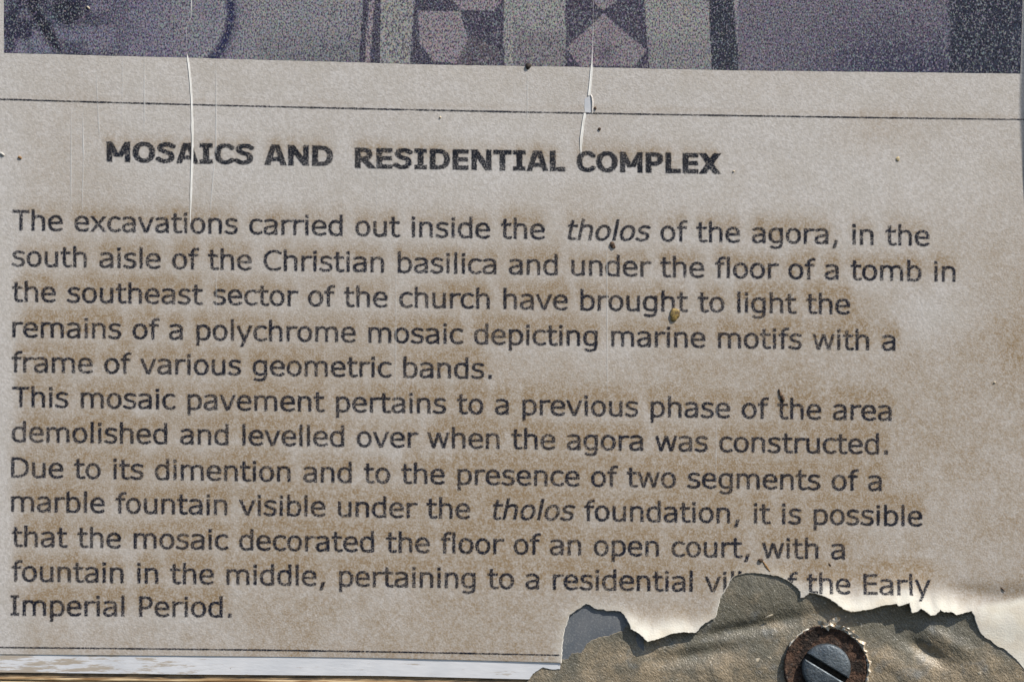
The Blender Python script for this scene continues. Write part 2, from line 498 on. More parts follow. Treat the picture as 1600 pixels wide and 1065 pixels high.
LAID = [set_line(p, a, b, c, d, EM) for p, a, b, c, d in LINES]
HEAD = [set_line([n_("MOSAICS AND")], 167, 252.7, 520, 259.6, EM, True),
        set_line([n_("RESIDENTIAL")], 555.5, 262.6, 883, 267.6, EM, True),
        set_line([n_("COMPLEX")], 901.6, 267.9, 1125, 271.6, EM, True)]

# ------------------------------------------------------------------ dirt map (brown dust caught above the lettering)
def blur(A, s):
    r = int(3 * s); k = np.exp(-np.arange(-r, r + 1) ** 2 / (2 * s * s)); k /= k.sum()
    A = np.apply_along_axis(lambda x: np.convolve(x, k, 'same'), 0, A)
    return np.apply_along_axis(lambda x: np.convolve(x, k, 'same'), 1, A)
B1 = blur(INKMAP, 4.0); B2 = blur(INKMAP, 2.0)
def sample(A, u, v):
    i = np.clip((v + 30) / 2, 0, 558.99); j = np.clip((u + 100) / 2, 0, 898.99)
    a = i.astype(int); b = j.astype(int); fi = i - a; fj = j - b
    return (A[a, b] * (1 - fj) + A[a, b + 1] * fj) * (1 - fi) + (A[a + 1, b] * (1 - fj) + A[a + 1, b + 1] * fj) * fi
def stain(u, v, dm=None, E=None):
    above = sample(B1, u, v + 15) + .6 * sample(B1, u, v + 24)
    above = above * (.5 + .5 * sstep(260, 380, v)) + .55 * sample(B2, u, v + 6) + .25 * sample(B2, u - 3, v + 3)
    below = sample(B1, u, v - 15)
    low = sstep(180, 640, v)
    s = .20 + .52 * low + .12 * sstep(900, 1400, u) * sstep(280, 420, v)
    s = s + (.72 + .78 * low) * above * np.clip(.05 + 1.6 * fbm(u, v, 110, 3, 21), .2, 1.4) - .55 * below
    s = s + .6 * (fbm(u, v, 170, 4, 3) - .5) - .45 * gauss(u, v, 1450, 490, 75, 38) + .35 * low * (fbm(u, v, 26, 2, 33) - .5)
    s = s + .22 * low * (vnoise(u, v, 9, 90, 51) - .5) * sstep(1300, 200, u)
    s = s * sstep(-10, 60, u) + .12
    s = s + .25 * np.exp(-((v - 166 - (u * .019) + 14) / 5.) ** 2) * (.4 + .8 * vnoise(u, v, 30, seed=8)) * (v > 100)
    s = s + .45 * gauss(u, v, 1585, 540, 30, 50) + .35 * gauss(u, v, 1380, 200, 90, 40) + .3 * gauss(u, v, 1350, 480, 60, 25)
    s = s + .28 * gauss(u, v, 1560, 918, 70, 12) + .35 * gauss(u, v, 1090, 735, 120, 50) + .3 * gauss(u, v, 760, 820, 260, 90)  # the first term darkens the lower-right hollow in colour
    return s

# ------------------------------------------------------------------ the information sheet
sheet = thing("information_sheet", "weathered printed information sheet about mosaics, torn at its lower right over the backing", "information sign", 800, 1025, 0)
def bottom_v(u):
    return np.interp(u, [-200, 0, 280, 600, 876, 900], [1018.5, 1020.6, 1022.9, 1026.4, 1033.5, 1034])
U0, U1, V0, VM = -150.0, 1652.0, -130.0, 760.0
def axis(a, b, st): n = int(round((b - a) / st)); return np.linspace(a, b, n + 1)
ua = np.concatenate([axis(U0, 1580, 4.0)[:-1], axis(1580, 1612, 1.6)[:-1], axis(1612, U1, 5)])
va = axis(V0, VM, 4.0)
UU, VV = np.meshgrid(ua, va)
gu, gv = UU.ravel(), VV.ravel(); gf = grid_faces(len(va), len(ua))
# lower part: constrained triangulation inside the torn outline
outline = [(float(x), VM) for x in ua]
right = [(U1, float(y)) for y in axis(VM, 1110, 5)][1:]
tear_rev = [tuple(p) for p in TEARJ[::-1]][1:]
tear_rev = [p for p in tear_rev if p[1] < bottom_v(p[0]) + 3]
bot = [(float(x), float(bottom_v(x))) for x in axis(U0, 874, 4)[::-1]]
left = [(U0, float(y)) for y in axis(VM, float(bottom_v(U0)), 5)[::-1]][1:-1]
poly = outline + right + tear_rev + bot + left
pa = np.array(poly)
pts = []
for (x0, x1, y0, y1, st) in ((U0, 860, VM, 1034, 4.4), (860, U1, VM, 868, 4.2), (860, U1, 868, 1110, 2.6)):
    X, Y = np.meshgrid(np.arange(x0 + st * .5, x1, st), np.arange(y0 + st * .5, y1, st))
    X = X + rng.uniform(-.2, .2, X.shape) * st; Y = Y + rng.uniform(-.2, .2, X.shape) * st
    x, y = X.ravel(), Y.ravel()
    m = inside(x, y, pa); x, y = x[m], y[m]
    keep = np.ones(len(x), bool)
    for k in range(0, len(x), 4000):
        d2 = ((x[k:k + 4000, None] - pa[None, :, 0]) ** 2 + (y[k:k + 4000, None] - pa[None, :, 1]) ** 2).min(1)
        keep[k:k + 4000] = d2 > (st * .45) ** 2
    pts += list(zip(x[keep], y[keep]))
allp = [Vector(p) for p in poly] + [Vector(p) for p in pts]
edges = [(i, (i + 1) % len(poly)) for i in range(len(poly))]
cv, ce, cf, _, _, _ = delaunay_2d_cdt(allp, edges, [], 1, 1e-5)
cv = np.array([tuple(p) for p in cv]); cf = np.array([f for f in cf if len(f) == 3])
# winding so that normals face the viewer (-Y): u right, v down
def wind(u, v, f):
    a, b, c = f[:, 0], f[:, 1], f[:, 2]
    ar = (u[b] - u[a]) * (v[c] - v[a]) - (u[c] - u[a]) * (v[b] - v[a])
    f = f.copy(); bad = ar > 0
    f[bad] = f[bad][:, ::-1]
    return f
cf = wind(cv[:, 0], cv[:, 1], cf)
gtri = np.concatenate([gf[:, [0, 1, 2]], gf[:, [0, 2, 3]]])
gtri = wind(gu, gv, gtri)
au = np.concatenate([gu, cv[:, 0]]); av = np.concatenate([gv, cv[:, 1]])
af = np.concatenate([gtri, cf + len(gu)])
# weld the seam
key = {}
remap = np.arange(len(au))
seam = np.where(np.abs(av - VM) < 1e-4)[0]
for i in seam:
    kk = round(float(au[i]), 2)
    if kk in key: remap[i] = key[kk]
    else: key[kk] = i
af = remap[af]
dm, E = near_tear(au, av)
ah = sheet_h(au, av, (dm, E))
st = stain(au, av)
lift = np.clip(E / 8, 0, 1)
clean_lit = np.exp(-(dm / (9 + 12 * lift)) ** 2) * (.25 + .75 * lift)  # unstained torn lip, brightened in colour where it curls into the sun
wv = 940 + 5 * np.sin(au / 33.) + 6 * (fbm(au, av, 20, 2, 40) - .5)
clean_lit = np.maximum(clean_lit, sstep(1490, 1535, au - (975 - av) * .5) * sstep(wv - 7, wv + 8, av) * (.55 + .6 * fbm(au, av, 22, 3, 12)))  # lower-right swell: clean paper plus painted sunlight
clean_lit = np.maximum(clean_lit, .8 * sstep(0, 1, gauss(au, av, 1315, 936, 38, 9, .45)))
st = st * (1 - .8 * np.clip(clean_lit, 0, 1))
paper = obj("paper", W(au, av, ah), af, MAT_PAPER, sheet, {"stain": st, "clean_lit": np.clip(clean_lit, 0, 1)})

# torn rim: pale core of the sheet, feathered outwards and down
def rim(pl, name, parent, top_h, wmin, wmax, drop, mat, seed, E=None):
    r = random.Random(seed); n = len(pl); P = np.array(pl)
    d = np.gradient(P, axis=0); d /= np.linalg.norm(d, axis=1)[:, None] + 1e-9
    nn = np.stack([-d[:, 1], d[:, 0]], 1)               # into the hole for this direction of travel
    w = np.array([r.uniform(wmin, wmax) for _ in range(n)]); w = .5 * w + .25 * np.roll(w, 1) + .25 * np.roll(w, -1)
    O = P + nn * w[:, None]; Bq = P + nn * w[:, None] * .3
    rows = [W(P[:, 0], P[:, 1], top_h + .02), W(O[:, 0], O[:, 1], top_h - drop * .45), W(Bq[:, 0], Bq[:, 1], top_h - drop)]
    V = np.concatenate(rows); f = []
    for k in range(2):
        for i in range(n - 1):
            f.append((k * n + i, k * n + i + 1, (k + 1) * n + i + 1, (k + 1) * n + i))
    return obj(name, V, f, mat, parent)
tt = [p for p in TEARJ if p[1] < bottom_v(p[0]) + 3]
tp = np.array(tt)
rim(tt, "torn_edge", sheet, sheet_h(tp[:, 0], tp[:, 1]), .5, 1.7, 2.6, MAT_CORE, 8)
bt = np.array(bot[::-1]); 
rim(bot[::-1], "trimmed_edge", sheet, sheet_h(bt[:, 0], bt[:, 1]), .3, .5, 1.6, MAT_CORE, 9)

# lettering, laid on the paper
def printed(name, data, mat, lift, label=None):
    u, v, d, f = data
    keep = ~inside(u, v, pa) & (v > 800) & (u > 850)
    if keep.any():
        bad = keep[f].any(1); f = f[~bad]
        used = np.unique(f); rm = np.full(len(u), -1); rm[used] = np.arange(len(used))
        u, v, d, f = u[used], v[used], d[used], rm[f]
    return obj(name, W(u, v, sheet_h(u, v) + lift), f, mat, sheet, {"sdf": d}, label=label)
for k, data in enumerate(LAID):
    printed("text_line", data, MAT_INK, .30)
for data in HEAD:
    printed("heading", data, MAT_INK_BOLD, .30, "bold capital heading word")

def rule_line(name, pts, w, mat, lift=.3, seed=1):
    x = np.array([p[0] for p in pts], float); y = np.array([p[1] for p in pts], float)
    us = axis(x[0], x[-1], 2.2)
    # smooth interpolation through the measured points
    co = np.polyfit(x, y, min(3, len(x) - 1)); vc = np.polyval(co, us)
    rows = [-w - 1.4, -w, w, w + 1.4]; sd = [-2.4, w * .6, w * .6, -2.4]
    uu = np.tile(us, 4); vv = np.concatenate([vc + r for r in rows])
    n = len(us); f = grid_faces(4, n)
    q = np.concatenate([np.full(n, s) for s in sd]) + 2.0 * (fbm(uu, vv * 0, 14, 3, seed) - .5)
    return obj(name, W(uu, vv, sheet_h(uu, vv) + lift), f[:, ::1], mat, sheet, {"sdf": q})
rule_line("rule_line", [(-40,154.2),(0,155.6),(300,164),(540,169.8),(900,176.8),(1070,180),(1350,184.2),(1590,187),(1606,187.3)], .75, MAT_INK, seed=2)
rule_line("rule_line", [(-60,1009.4),(0,1010.2),(280,1012.6),(600,1017),(874,1022.2)], .75, MAT_INK, seed=3)

# ------------------------------------------------------------------ the printed photograph of a mosaic at the top of the sheet
def pic_bottom(u): return np.interp(u, [-10,8,290,540,650,890,1060,1150,1590,1700],[83,83.6,90.8,97.6,101.2,104.9,108.8,110.6,115.6,117])
def picture():
    us = axis(7, 1592, 1.9); ts = np.concatenate([np.linspace(0, .5, 14)[:-1], np.linspace(.5, 1, 64)])
    X, T = np.meshgrid(us, ts)
    pb = pic_bottom(X) + .5 * (fbm(X, X * 0, 9, 2, 14) - .5) * 2
    Y = -125 + (pb + 125) * T
    u, v = X.ravel(), Y.ravel()
    c = np.zeros((len(u), 3))
    grey = np.array((.32, .315, .325)); olive = np.array((.37, .365, .34)); plum = np.array((.075, .068, .105))
    navy = np.array((.030, .036, .065)); pink = np.array((.34, .295, .31)); ppl = np.array((.135, .118, .140)); lil = np.array((.225, .205, .245))
    def put(m, col, a=1.0):
        m = np.asarray(m, float)[:, None] * a
        c[:] = c * (1 - m) + np.array(col) * m
    wob = 2.5 * (fbm(u, v, 14, 2, 61) - .5)
    x = u + wob
    c[:] = grey
    put(sstep(1440, 1150, x) * (x > 1150), lil); 
    dk = sstep(-10, 120, v) * sstep(1155, 1400, x)
    put((x > 1150), lil, 1); put((x > 1150) * np.clip(.15 + .85 * dk + .25 * (fbm(u, v, 60, 3, 70) - .5), 0, 1), (.06, .06, .11))
    put(sstep(1470, 1482, x + 6 * (fbm(u, v, 30, 2, 77) - .5)) , navy); put(gauss(x, v, 1475, 60, 5, 40), (.16, .16, .22), .8)
    put((x > 1576) * (x < 1600), (.05, .06, .10), .4)
    # left scene: purple-grey ground, dark curved forms
    put(sstep(420, 300, x), (.22, .205, .27)); 
    put(sstep(.42, .60, fbm(u, v, 22, 3, 80)) * sstep(260, 90, x), (.03, .03, .07), .95)
    put(gauss(x, v, 75, 60, 45, 55) * sstep(.35, .5, fbm(u, v, 40, 2, 83)), (.24, .26, .34), .95)
    put(gauss(x, v, 20, 20, 16, 30), navy, .9); put(np.clip(1.6 * gauss(x, v, 104, 18, 26, 22, .5), 0, 1), (.012, .014, .035), .97); put(np.clip(1.7 * gauss(x, v, 70, 42, 8, 52, -.55), 0, 1), (.012,.014,.035), .97); put(np.clip(1.5 * gauss(x, v, 60, -5, 22, 14), 0, 1), (.012,.014,.035), .95)
    put(gauss(x, v, 45, 70, 6, 30, -.5), navy, .6); put(gauss(x, v, 120, 85, 55, 6), navy, .6)
    put(gauss(x, v, 300, 35, 40, 50), (.31, .31, .32), .85)
    rr = np.hypot((x - 262) / 1.0, (v - 22) / 1.0)
    put(np.exp(-((rr - 87) / 5.) ** 2) * (x > 300), (.42, .42, .42), .9)
    put(np.exp(-((rr - 99) / 10.) ** 2) * (x > 318), (.02, .025, .09), 1.0)
    put(sstep(385, 420, x) * (x < 562), grey, .9); put(sstep(20, 100, v) * (x > 400) * (x < 562), (.15, .15, .16), .5)
    # striped border bands
    e1 = 566 - (v - 0) * .06
    put((x > e1) * (x < e1 + 9), plum); put((x > e1 + 9) * (x < e1 + 18), pink, .9); put((x > e1 + 18) * (x < e1 + 28 + v * .05), plum)
    put((x > e1 + 28 + v * .05) * (x < 643 - v * .04), olive)
    # dark panel with pale polygons
    l2, r2 = 646 - v * .05, 784 + v * .03
    put((x > l2) * (x < r2), plum, 1)
    P = lambda pl: inside(u + wob, v, pl)
    put(P([(652, 18), (718, 18), (722, 40), (735, 70), (718, 100), (676, 96), (655, 68)]), pink)
    put(P([(700, -60), (782, -60), (782, 0), (770, 18), (718, 17), (700, -5)]), pink)
    put(P([(735, 55), (782, 80), (775, 104), (712, 102), (722, 75)]), ppl, .9)
    put(P([(650, -90), (690, -90), (690, -30), (650, -10)]), pink)
    put((x > r2) * (x < 882), olive); put((x > r2) * (x < 882) * sstep(40, 60, v) * (x > 800), (.22, .20, .215), .75)
    l3, r3 = 881 + v * .01, 1003 + v * .1
    put((x > l3) * (x < r3), plum)
    put(P([(940, 22), (1009, 80), (990, 104), (905, 104), (884, 76)]), pink, .92)
    put(gauss(x, v, 945, 82, 13, 16), plum, .75)
    put(P([(925, -40), (965, -40), (960, 4), (940, 17), (926, 6)]), pink, .9)
    put(P([(884, -90), (905, -90), (905, 10), (888, 30)]), ppl, .5)
    put((x > r3) * (x < 1103 + v * .07), olive); put((x > r3) * (x < 1110) * sstep(40, 80, v), (.27, .26, .27), .7)
    put((x > 1103 + v * .07) * (x < 1142 + v * .10), (.035, .04, .065))
    f = grid_faces(len(ts), len(us))
    uu, vv = 7 + (u - 7) * (fold_u(v) + 1.5 - 7) / (1592 - 7), v
    return uu, vv, c, f
p = M("mosaic_photo_print", rough=.6, spec=.3)
nc = p.noise(2.1, 1, stretch=(1, 1, 1.7)); ng = p.noise(2.3, 1, off=(7, 1, 2), stretch=(1, 1, 1.3)); 
cc = p.attr("pic", True)
dark = p.mix(p.step(nc, .38, .68), cc, p.mix(1.0, cc, (.16, .14, .26), 'MULTIPLY'))
lite = p.mix(p.step(ng, .48, .74, 0, .60), dark, (.38, .39, .42))
tint = p.mix(.5, lite, p.mix(1.0, lite, p.noise(2.6, 1, off=(9, 9, 1), col=True), 'OVERLAY'))
p.col(tint); p.bump(p.math('ADD', p.noise(2.6, 2, off=(1, 8, 2)), p.noise(6, 2)), .45)
uu, vv, c, f = picture()
obj("mosaic_photograph", W(uu, vv, sheet_h(uu, vv) + .12), f, p.m, sheet, {"pic": c},
    label="faded printed photograph of a mosaic floor with dark and pale bands")

# ------------------------------------------------------------------ cracks: opened paper with a white, sunlit wall and a raised right lip
p = M("crack_white", rough=.35, spec=.5)
p.col(p.mix(p.step(p.noise(7, 3, stretch=(1, 1, 3)), .3, .7), (.92, .92, .90), (.75, .74, .70)))
MAT_CRACK = p.m
def crack(name, pts, w, hgt, label, seed):
    y = np.array([q[1] for q in pts], float); x = np.array([q[0] for q in pts], float); ww = np.array([q[2] for q in pts], float)
    vs_ = axis(y[0], y[-1], 2.0)
    xc = np.interp(vs_, y, x) + .7 * (vnoise(vs_, vs_ * 0, 16, seed=seed) - .5); wk = np.interp(vs_, y, ww) * (.9 + .3 * vnoise(vs_, vs_ * 0, 17, seed=seed + 1))
    prof = [(-1.7, .05), (-1.3, .95), (.75, .2), (.95, .55), (1.7, .05)]
    U = np.stack([xc + a * w * wk for a, _ in prof]); H = np.stack([h * hgt * wk for _, h in prof])
    V = np.tile(vs_, (len(prof), 1))
    P = W(U.ravel(), V.ravel(), sheet_h(U.ravel(), V.ravel()) + H.ravel())
    return obj(name, P, grid_faces(len(prof), len(vs_)), MAT_CRACK, sheet, smooth=False, label=label)
crack("crack", [(300,-60,.35),(300,0,.35),(299,27,.25),(291.8,44,.25),(292,60,.15),(293,84,.2),(294.5,94,.85),(299,135,1),(300.3,162,1),(301.7,220,1),(300.7,257,1),(299,304,.85),(298.3,332,.6),(298,352,.15)], .95, 1.0, "long white crack through the letter A of the heading", 5)
crack("crack", [(928,-60,.12),(927,0,.15),(927,44,.2),(925.5,74,.25),(925,99,.45),(924.6,106,.95),(922.6,128,1.1),(920.5,150,1.2)], 1.1, 1.1, "white crack running down from the mosaic photograph", 15)
crack("crack", [(914,177,1.1),(911,192,1.1),(908.5,214,1.1),(907.8,232,.8),(908,242,.3)], 1.1, 1.1, "short white crack above the word COMPLEX", 25)
# the diamond-shaped opening between the two crack stretches
q = M("exposed_white_board", rough=.4, spec=.5); q.col(q.mix(q.step(q.noise(9, 2), .3, .7), (.70, .71, .74), (.60, .62, .66)))
hh = float(sheet_h(np.array([918.]), np.array([165.]))[0])
op = [(913.5,154.5),(919,152),(921.5,149.5),(924,160),(923.5,176),(918,178.5),(914,177.5),(913,168)]
obj("opening", W([a for a, _ in op], [b for _, b in op], hh + .18), [list(range(len(op)))[::-1]], q.m, sheet, smooth=False, label="small diamond-shaped hole in the paper on the right crack")
lipmat = simple("raised_paper_lip", PAPER_A, PAPER_B, 4, .6, .35, bump=.4, bsize=3)
lip = [(921.2,147),(924.0,152),(925,160),(924.6,170),(924,178)]
LV = []; 
for (a, b), k in zip(lip, (.3, 1, 1.1, .9, .3)):
    LV += [(a, b, .0), (a + .3, b, 2.0 * k), (a + 2.6, b, .05)]
LV = np.array(LV); lf = []
for i in range(len(lip) - 1):
    for k in range(2):
        a = i * 3 + k; lf.append((a, a + 3, a + 4, a + 1))
obj("raised_lip", W(LV[:, 0], LV[:, 1], hh + .05 + LV[:, 2]), lf, lipmat, sheet, smooth=False)
tl = [(912.6,154.5,.6),(915.5,153,.8),(920,149.5,.5),(912.4,160,.5),(912.2,172,.5),(914,179,.7)]
# faint scratches
p = M("scratch_white", rough=.4); p.col((.85, .85, .84))
p.alpha(p.math('MULTIPLY', p.attr("a"), p.step(p.noise(16, 3, stretch=(1, 1, 4)), .3, .7, .35, 1.0)))
MAT_SCR = p.m
for (xa, ya, xb, yb, w, a) in ((151.5,112,153.5,160,.5,.35),(153.5,160,156.5,216,.8,1.0),(130,176,131.5,250,.5,.8),(131,250,129,330,.5,.3),(112.5,170,111.5,330,.6,.35),
      (338.5,96,338,240,.55,.45),(336,250,329,330,.5,.35),(226.5,92,226.5,205,.7,.3),(192.5,92,192,200,.8,.25),(824.5,110,824,190,.4,.3),(590,250,588,345,.4,.25),
      (948,390,949,620,.5,.3),(619,430,618,640,.5,.25),(1120,600,1118,760,.4,.2),(338,410,339,520,.5,.2)):
    vs_ = axis(ya, yb, 6); n = len(vs_); t = np.linspace(0, 1, n)
    xc = xa + (xb - xa) * t + .3 * (vnoise(vs_, vs_ * 0 + xa, 14, seed=3) - .5)
    uu = np.concatenate([xc - w - 1.0, xc, xc + w + 1.4]); vv = np.tile(vs_, 3)
    al = min(1, a * 2.2) * np.sin(np.pi * np.clip(t, .02, .98)) ** .4
    aa = np.concatenate([al * 0, al, al * 0])
    obj("scratch", W(uu, vv, sheet_h(uu, vv) + .35 + np.concatenate([al * 0, al * .45, al * 0])), grid_faces(3, n), MAT_SCR, sheet, {"a": aa})

# ------------------------------------------------------------------ backing board: grey plate, brown crust, white edge film
board = thing("backing_board", "backing board laid bare under the torn corner, brown crust over grey plate", "backing board", 800, 1080, -12)
mat_bd = simple("dark_board", (.10, .085, .065), (.16, .13, .10), 40, .8, .2)
def slab(name, u0, v0, u1, v1, h0, h1, mat, parent, label=None):
    c = [(u0, v0), (u1, v0), (u1, v1), (u0, v1)]
    P = np.array([W(a, b, h) for h in (h0, h1) for a, b in c])
    F = [(4, 7, 6, 5), (0, 1, 2, 3), (0, 4, 5, 1), (1, 5, 6, 2), (2, 6, 7, 3), (3, 7, 4, 0)]
    return obj(name, P, F, mat, parent, smooth=False, label=label)
slab("board", -170, -150, 1680, 1180, -40, -12, mat_bd, board)
# grey plate
pm = M("grey_plate", rough=.5, spec=.4)
base = pm.mix(pm.step(pm.noise(30, 3), .3, .7), (.125, .142, .165), (.175, .185, .20))
base = pm.mix(pm.step(pm.noise(2.6, 2), .52, .70, 0, .55), base, (.30, .31, .31))
pm.col(base); pm.bump(pm.noise(3, 3), .35)
pu = axis(850, 1006, 6); pv = axis(905, 1050, 6); X, Y = np.meshgrid(pu, pv)
obj("plate", W(X.ravel(), Y.ravel(), 2.7 + .3 * (fbm(X.ravel(), Y.ravel(), 60, 2, 6) - .5)), grid_faces(len(pv), len(pu)), pm.m, board, label="bare blue-grey plate at the left of the tear")
# crust outline
CR = ragged([(800,1100),(812,1080),(826,1062),(833,1050.5),(841.5,1044.8),(848.5,1040.5),(861,1044),(873,1042.5),(878,1030),(888,1028.6),(893.5,1020.8),(909,1019),(912.8,1013.8),(915.4,1006.8),(925,999.8),
      (939,994.5),(949.5,993.6),(960,989),(974,985),(978.4,977),(984,974),(990,960),(1000,940),(1080,920),(1105,880),(1200,860),(1400,880),(1560,900),(1665,960),(1670,1110),(1240,1112),(800,1100)], 3.0, .7, 17)[:-1]
cra = np.array(CR)
def crust_h(u, v):
    h = 3.3 + 2.0 * (fbm(u, v, 60, 3, 101) - .5)
    h = h + 2.3 * (fbm(u, v, 32, 3, 120) - .5) + .35 * (fbm(u, v, 6, 2, 130) - .5)
    # rumples read off the photograph: ridges and hollows
    h = h - 7.0 * gauss(u, v, 1168, 980, 85, 10, -.18) - 2.5 * gauss(u, v, 1225, 962, 40, 14) + 2.5 * gauss(u, v, 1178, 925, 50, 26)
    h = h - 5.5 * gauss(u, v, 1085, 1022, 62, 12, -.18) + 2.2 * gauss(u, v, 1000, 1040, 70, 22, -.3) + 2.4 * gauss(u, v, 1130, 1045, 70, 22, -.25)
    h = h - 9.0 * gauss(u, v, 1448, 1018, 36, 11, .55) + 3.8 * gauss(u, v, 1480, 1000, 45, 11, .5) + 2.6 * gauss(u, v, 1400, 1040, 60, 14, .5)
    h = h - 2.2 * gauss(u, v, 1300, 955, 30, 16) - 1.6 * gauss(u, v, 1420, 975, 60, 16) + 1.2 * gauss(u, v, 1520, 1030, 50, 30)
    h = h - 1.0 * gauss(u, v, 1415, 975, 50, 22) - 2.0 * gauss(u, v, 1010, 1008, 24, 10, .9)
    h = h + 1.0 * gauss(u, v, 1590, 1040, 60, 40)
    h = h - 7.5 * sstep(950, 922, v) * sstep(1400, 1500, u)
    return np.maximum(h, np.where(u < 1040, 9.2 * sstep(1040, 985, u) - 6, -6))
xs, ys = np.meshgrid(np.arange(800, 1672, 2.4), np.arange(862, 1112, 2.4))
xs = (xs + rng.uniform(-.5, .5, xs.shape)).ravel(); ys = (ys + rng.uniform(-.5, .5, ys.shape)).ravel()
m = inside(xs, ys, cra) & (ys > 882)
xs, ys = xs[m], ys[m]
keep = np.ones(len(xs), bool)
for k in range(0, len(xs), 4000):
    d2 = ((xs[k:k + 4000, None] - cra[None, :, 0]) ** 2 + (ys[k:k + 4000, None] - cra[None, :, 1]) ** 2).min(1); keep[k:k + 4000] = d2 > 1.4
xs, ys = xs[keep], ys[keep]
cpts = [Vector(p_) for p_ in CR] + [Vector(p_) for p_ in zip(xs, ys)]
kv, _, kf, _, _, _ = delaunay_2d_cdt(cpts, [(i, (i + 1) % len(CR)) for i in range(len(CR))], [], 1, 1e-5)
kv = np.array([tuple(p_) for p_ in kv]); kf = wind(kv[:, 0], kv[:, 1], np.array([f_ for f_ in kf if len(f_) == 3]))
p = M("brown_crust", rough=.38, spec=.6)
ps = p.n.new("ShaderNodeSeparateXYZ"); p.l.new(p.co, ps.inputs[0])
tone = p.math('ADD', p.noise(60, 3, off=(3, 2, 1)), p.step(ps.outputs[2], 20, 120, .12, -.14)); fine = p.noise(2.3, 2, stretch=(1, 1, 1.5), rot=.7)
c = p.mix(p.step(tone, .36, .64), (.205, .19, .145), (.44, .35, .235))
c = p.mix(p.step(p.noise(22, 3, off=(5, 2, 8)), .42, .68, 0, .6), c, (.145, .14, .115))
c = p.mix(p.step(p.noise(34, 3, off=(1, 9, 3)), .55, .72, 0, .6), c, (.26, .275, .275))
c = p.mix(p.step(fine, .35, .7, .45, 0), c, (.085, .075, .055))
c = p.mix(p.step(p.noise(3.4, 2, off=(8, 8, 8)), .64, .74, 0, .7), c, (.60, .57, .50))  # pale flecks painted into the colour as glints
p.col(c)
hb = p.math('ADD', fine, p.math('MULTIPLY', p.noise(4.6, 2, stretch=(1, 1, 1.5), rot=.6, off=(2, 2, 2)), 1.0))
p.bump(hb, 1.15, .9)
MAT_CRUST = p.m
obj("crust", W(kv[:, 0], kv[:, 1], crust_h(kv[:, 0], kv[:, 1])), kf, MAT_CRUST, board, label="rough olive-brown crust, rumpled like old leather")
ce_ = [tuple(q_) for q_ in CR[:int(len(CR) * .45)]]
ce_ = [q_ for q_ in ce_ if q_[0] < 995]
cep = np.array(ce_)
p = M("crust_edge", rough=.6); p.col(p.mix(p.step(p.noise(6, 2), .4, .6), (.34, .29, .21), (.17, .15, .12))); 
def rim2(pl, hT, hB, w, mat, parent, name):
    P_ = np.array(pl); n = len(P_); d = np.gradient(P_, axis=0); d /= np.linalg.norm(d, axis=1)[:, None] + 1e-9
    nn = np.stack([d[:, 1], -d[:, 0]], 1)
    O = P_ + nn * w
    V = np.concatenate([W(P_[:, 0], P_[:, 1], hT), W(O[:, 0], O[:, 1], hB)])
    return obj(name, V, [(i, n + i, n + i + 1, i + 1) for i in range(n - 1)], mat, parent)
rim2(ce_, crust_h(cep[:, 0], cep[:, 1]), 2.2, 1.3, p.m, board, "crust_rim")
# white edge film along the bottom of the sheet
WF = [(float(x), float(bottom_v(x)) - 12) for x in axis(-150, 872, 6)]
fr = ragged([(875.5,1030),(874.8,1044),(860.8,1044.6),(848.5,1041.4),(841.5,1045.2),(832.8,1051.4),(827.5,1059.6)], 2.5, .4, 5)
lo = [(float(x), float(np.interp(x, [-150, 0, 280, 600, 828], [1047.5, 1049, 1052.2, 1054.6, 1060]))) for x in axis(-150, 826, 6)[::-1]]
wpoly = WF + fr + lo
k2, _, f2_, _, _, _ = delaunay_2d_cdt([Vector(q_) for q_ in wpoly], [(i, (i + 1) % len(wpoly)) for i in range(len(wpoly))], [], 1, 1e-5)
k2 = np.array([tuple(q_) for q_ in k2]); f2_ = wind(k2[:, 0], k2[:, 1], np.array([t_ for t_ in f2_ if len(t_) == 3]))
p = M("white_film", rough=.3, spec=.5)
pos = p.n.new("ShaderNodeSeparateXYZ"); p.l.new(p.co, pos.inputs[0])
leftm = p.step(pos.outputs[0], -360, 160, .13, -.06)
sn = p.math('ADD', p.noise(6, 5, stretch=(9, 1, 1), rough=.68), leftm)
c = p.mix(p.step(sn, .55, .66, 0, .75), p.mix(p.step(p.noise(60, 2), .3, .7), (.82, .83, .86), (.72, .74, .78)), (.42, .33, .22))
c = p.mix(p.step(p.noise(6, 2, off=(4, 4, 4)), .76, .80), c, (.12, .10, .09))
p.col(c); p.bump(p.noise(5, 2, stretch=(4, 1, 1)), .25)
film = thing("edge_film", "white plastic edge film showing as a strip below the sheet", "plastic strip", 340, 1058, 3)
nk = len(k2)
FV = np.concatenate([W(k2[:, 0], k2[:, 1], 4.6)])
obj("film", FV, f2_, p.m, film)
wl = fr + lo; wa_ = np.array(wl)
pe = simple("film_edge", (.30, .31, .36), (.20, .20, .24), 8, .5)
obj("film_edge", np.concatenate([W(wa_[:, 0], wa_[:, 1], 4.6), W(wa_[:, 0] , wa_[:, 1] + .4, 1.8)]), [(i, i + 1, len(wa_) + i + 1, len(wa_) + i) for i in range(len(wa_) - 1)], pe, film)

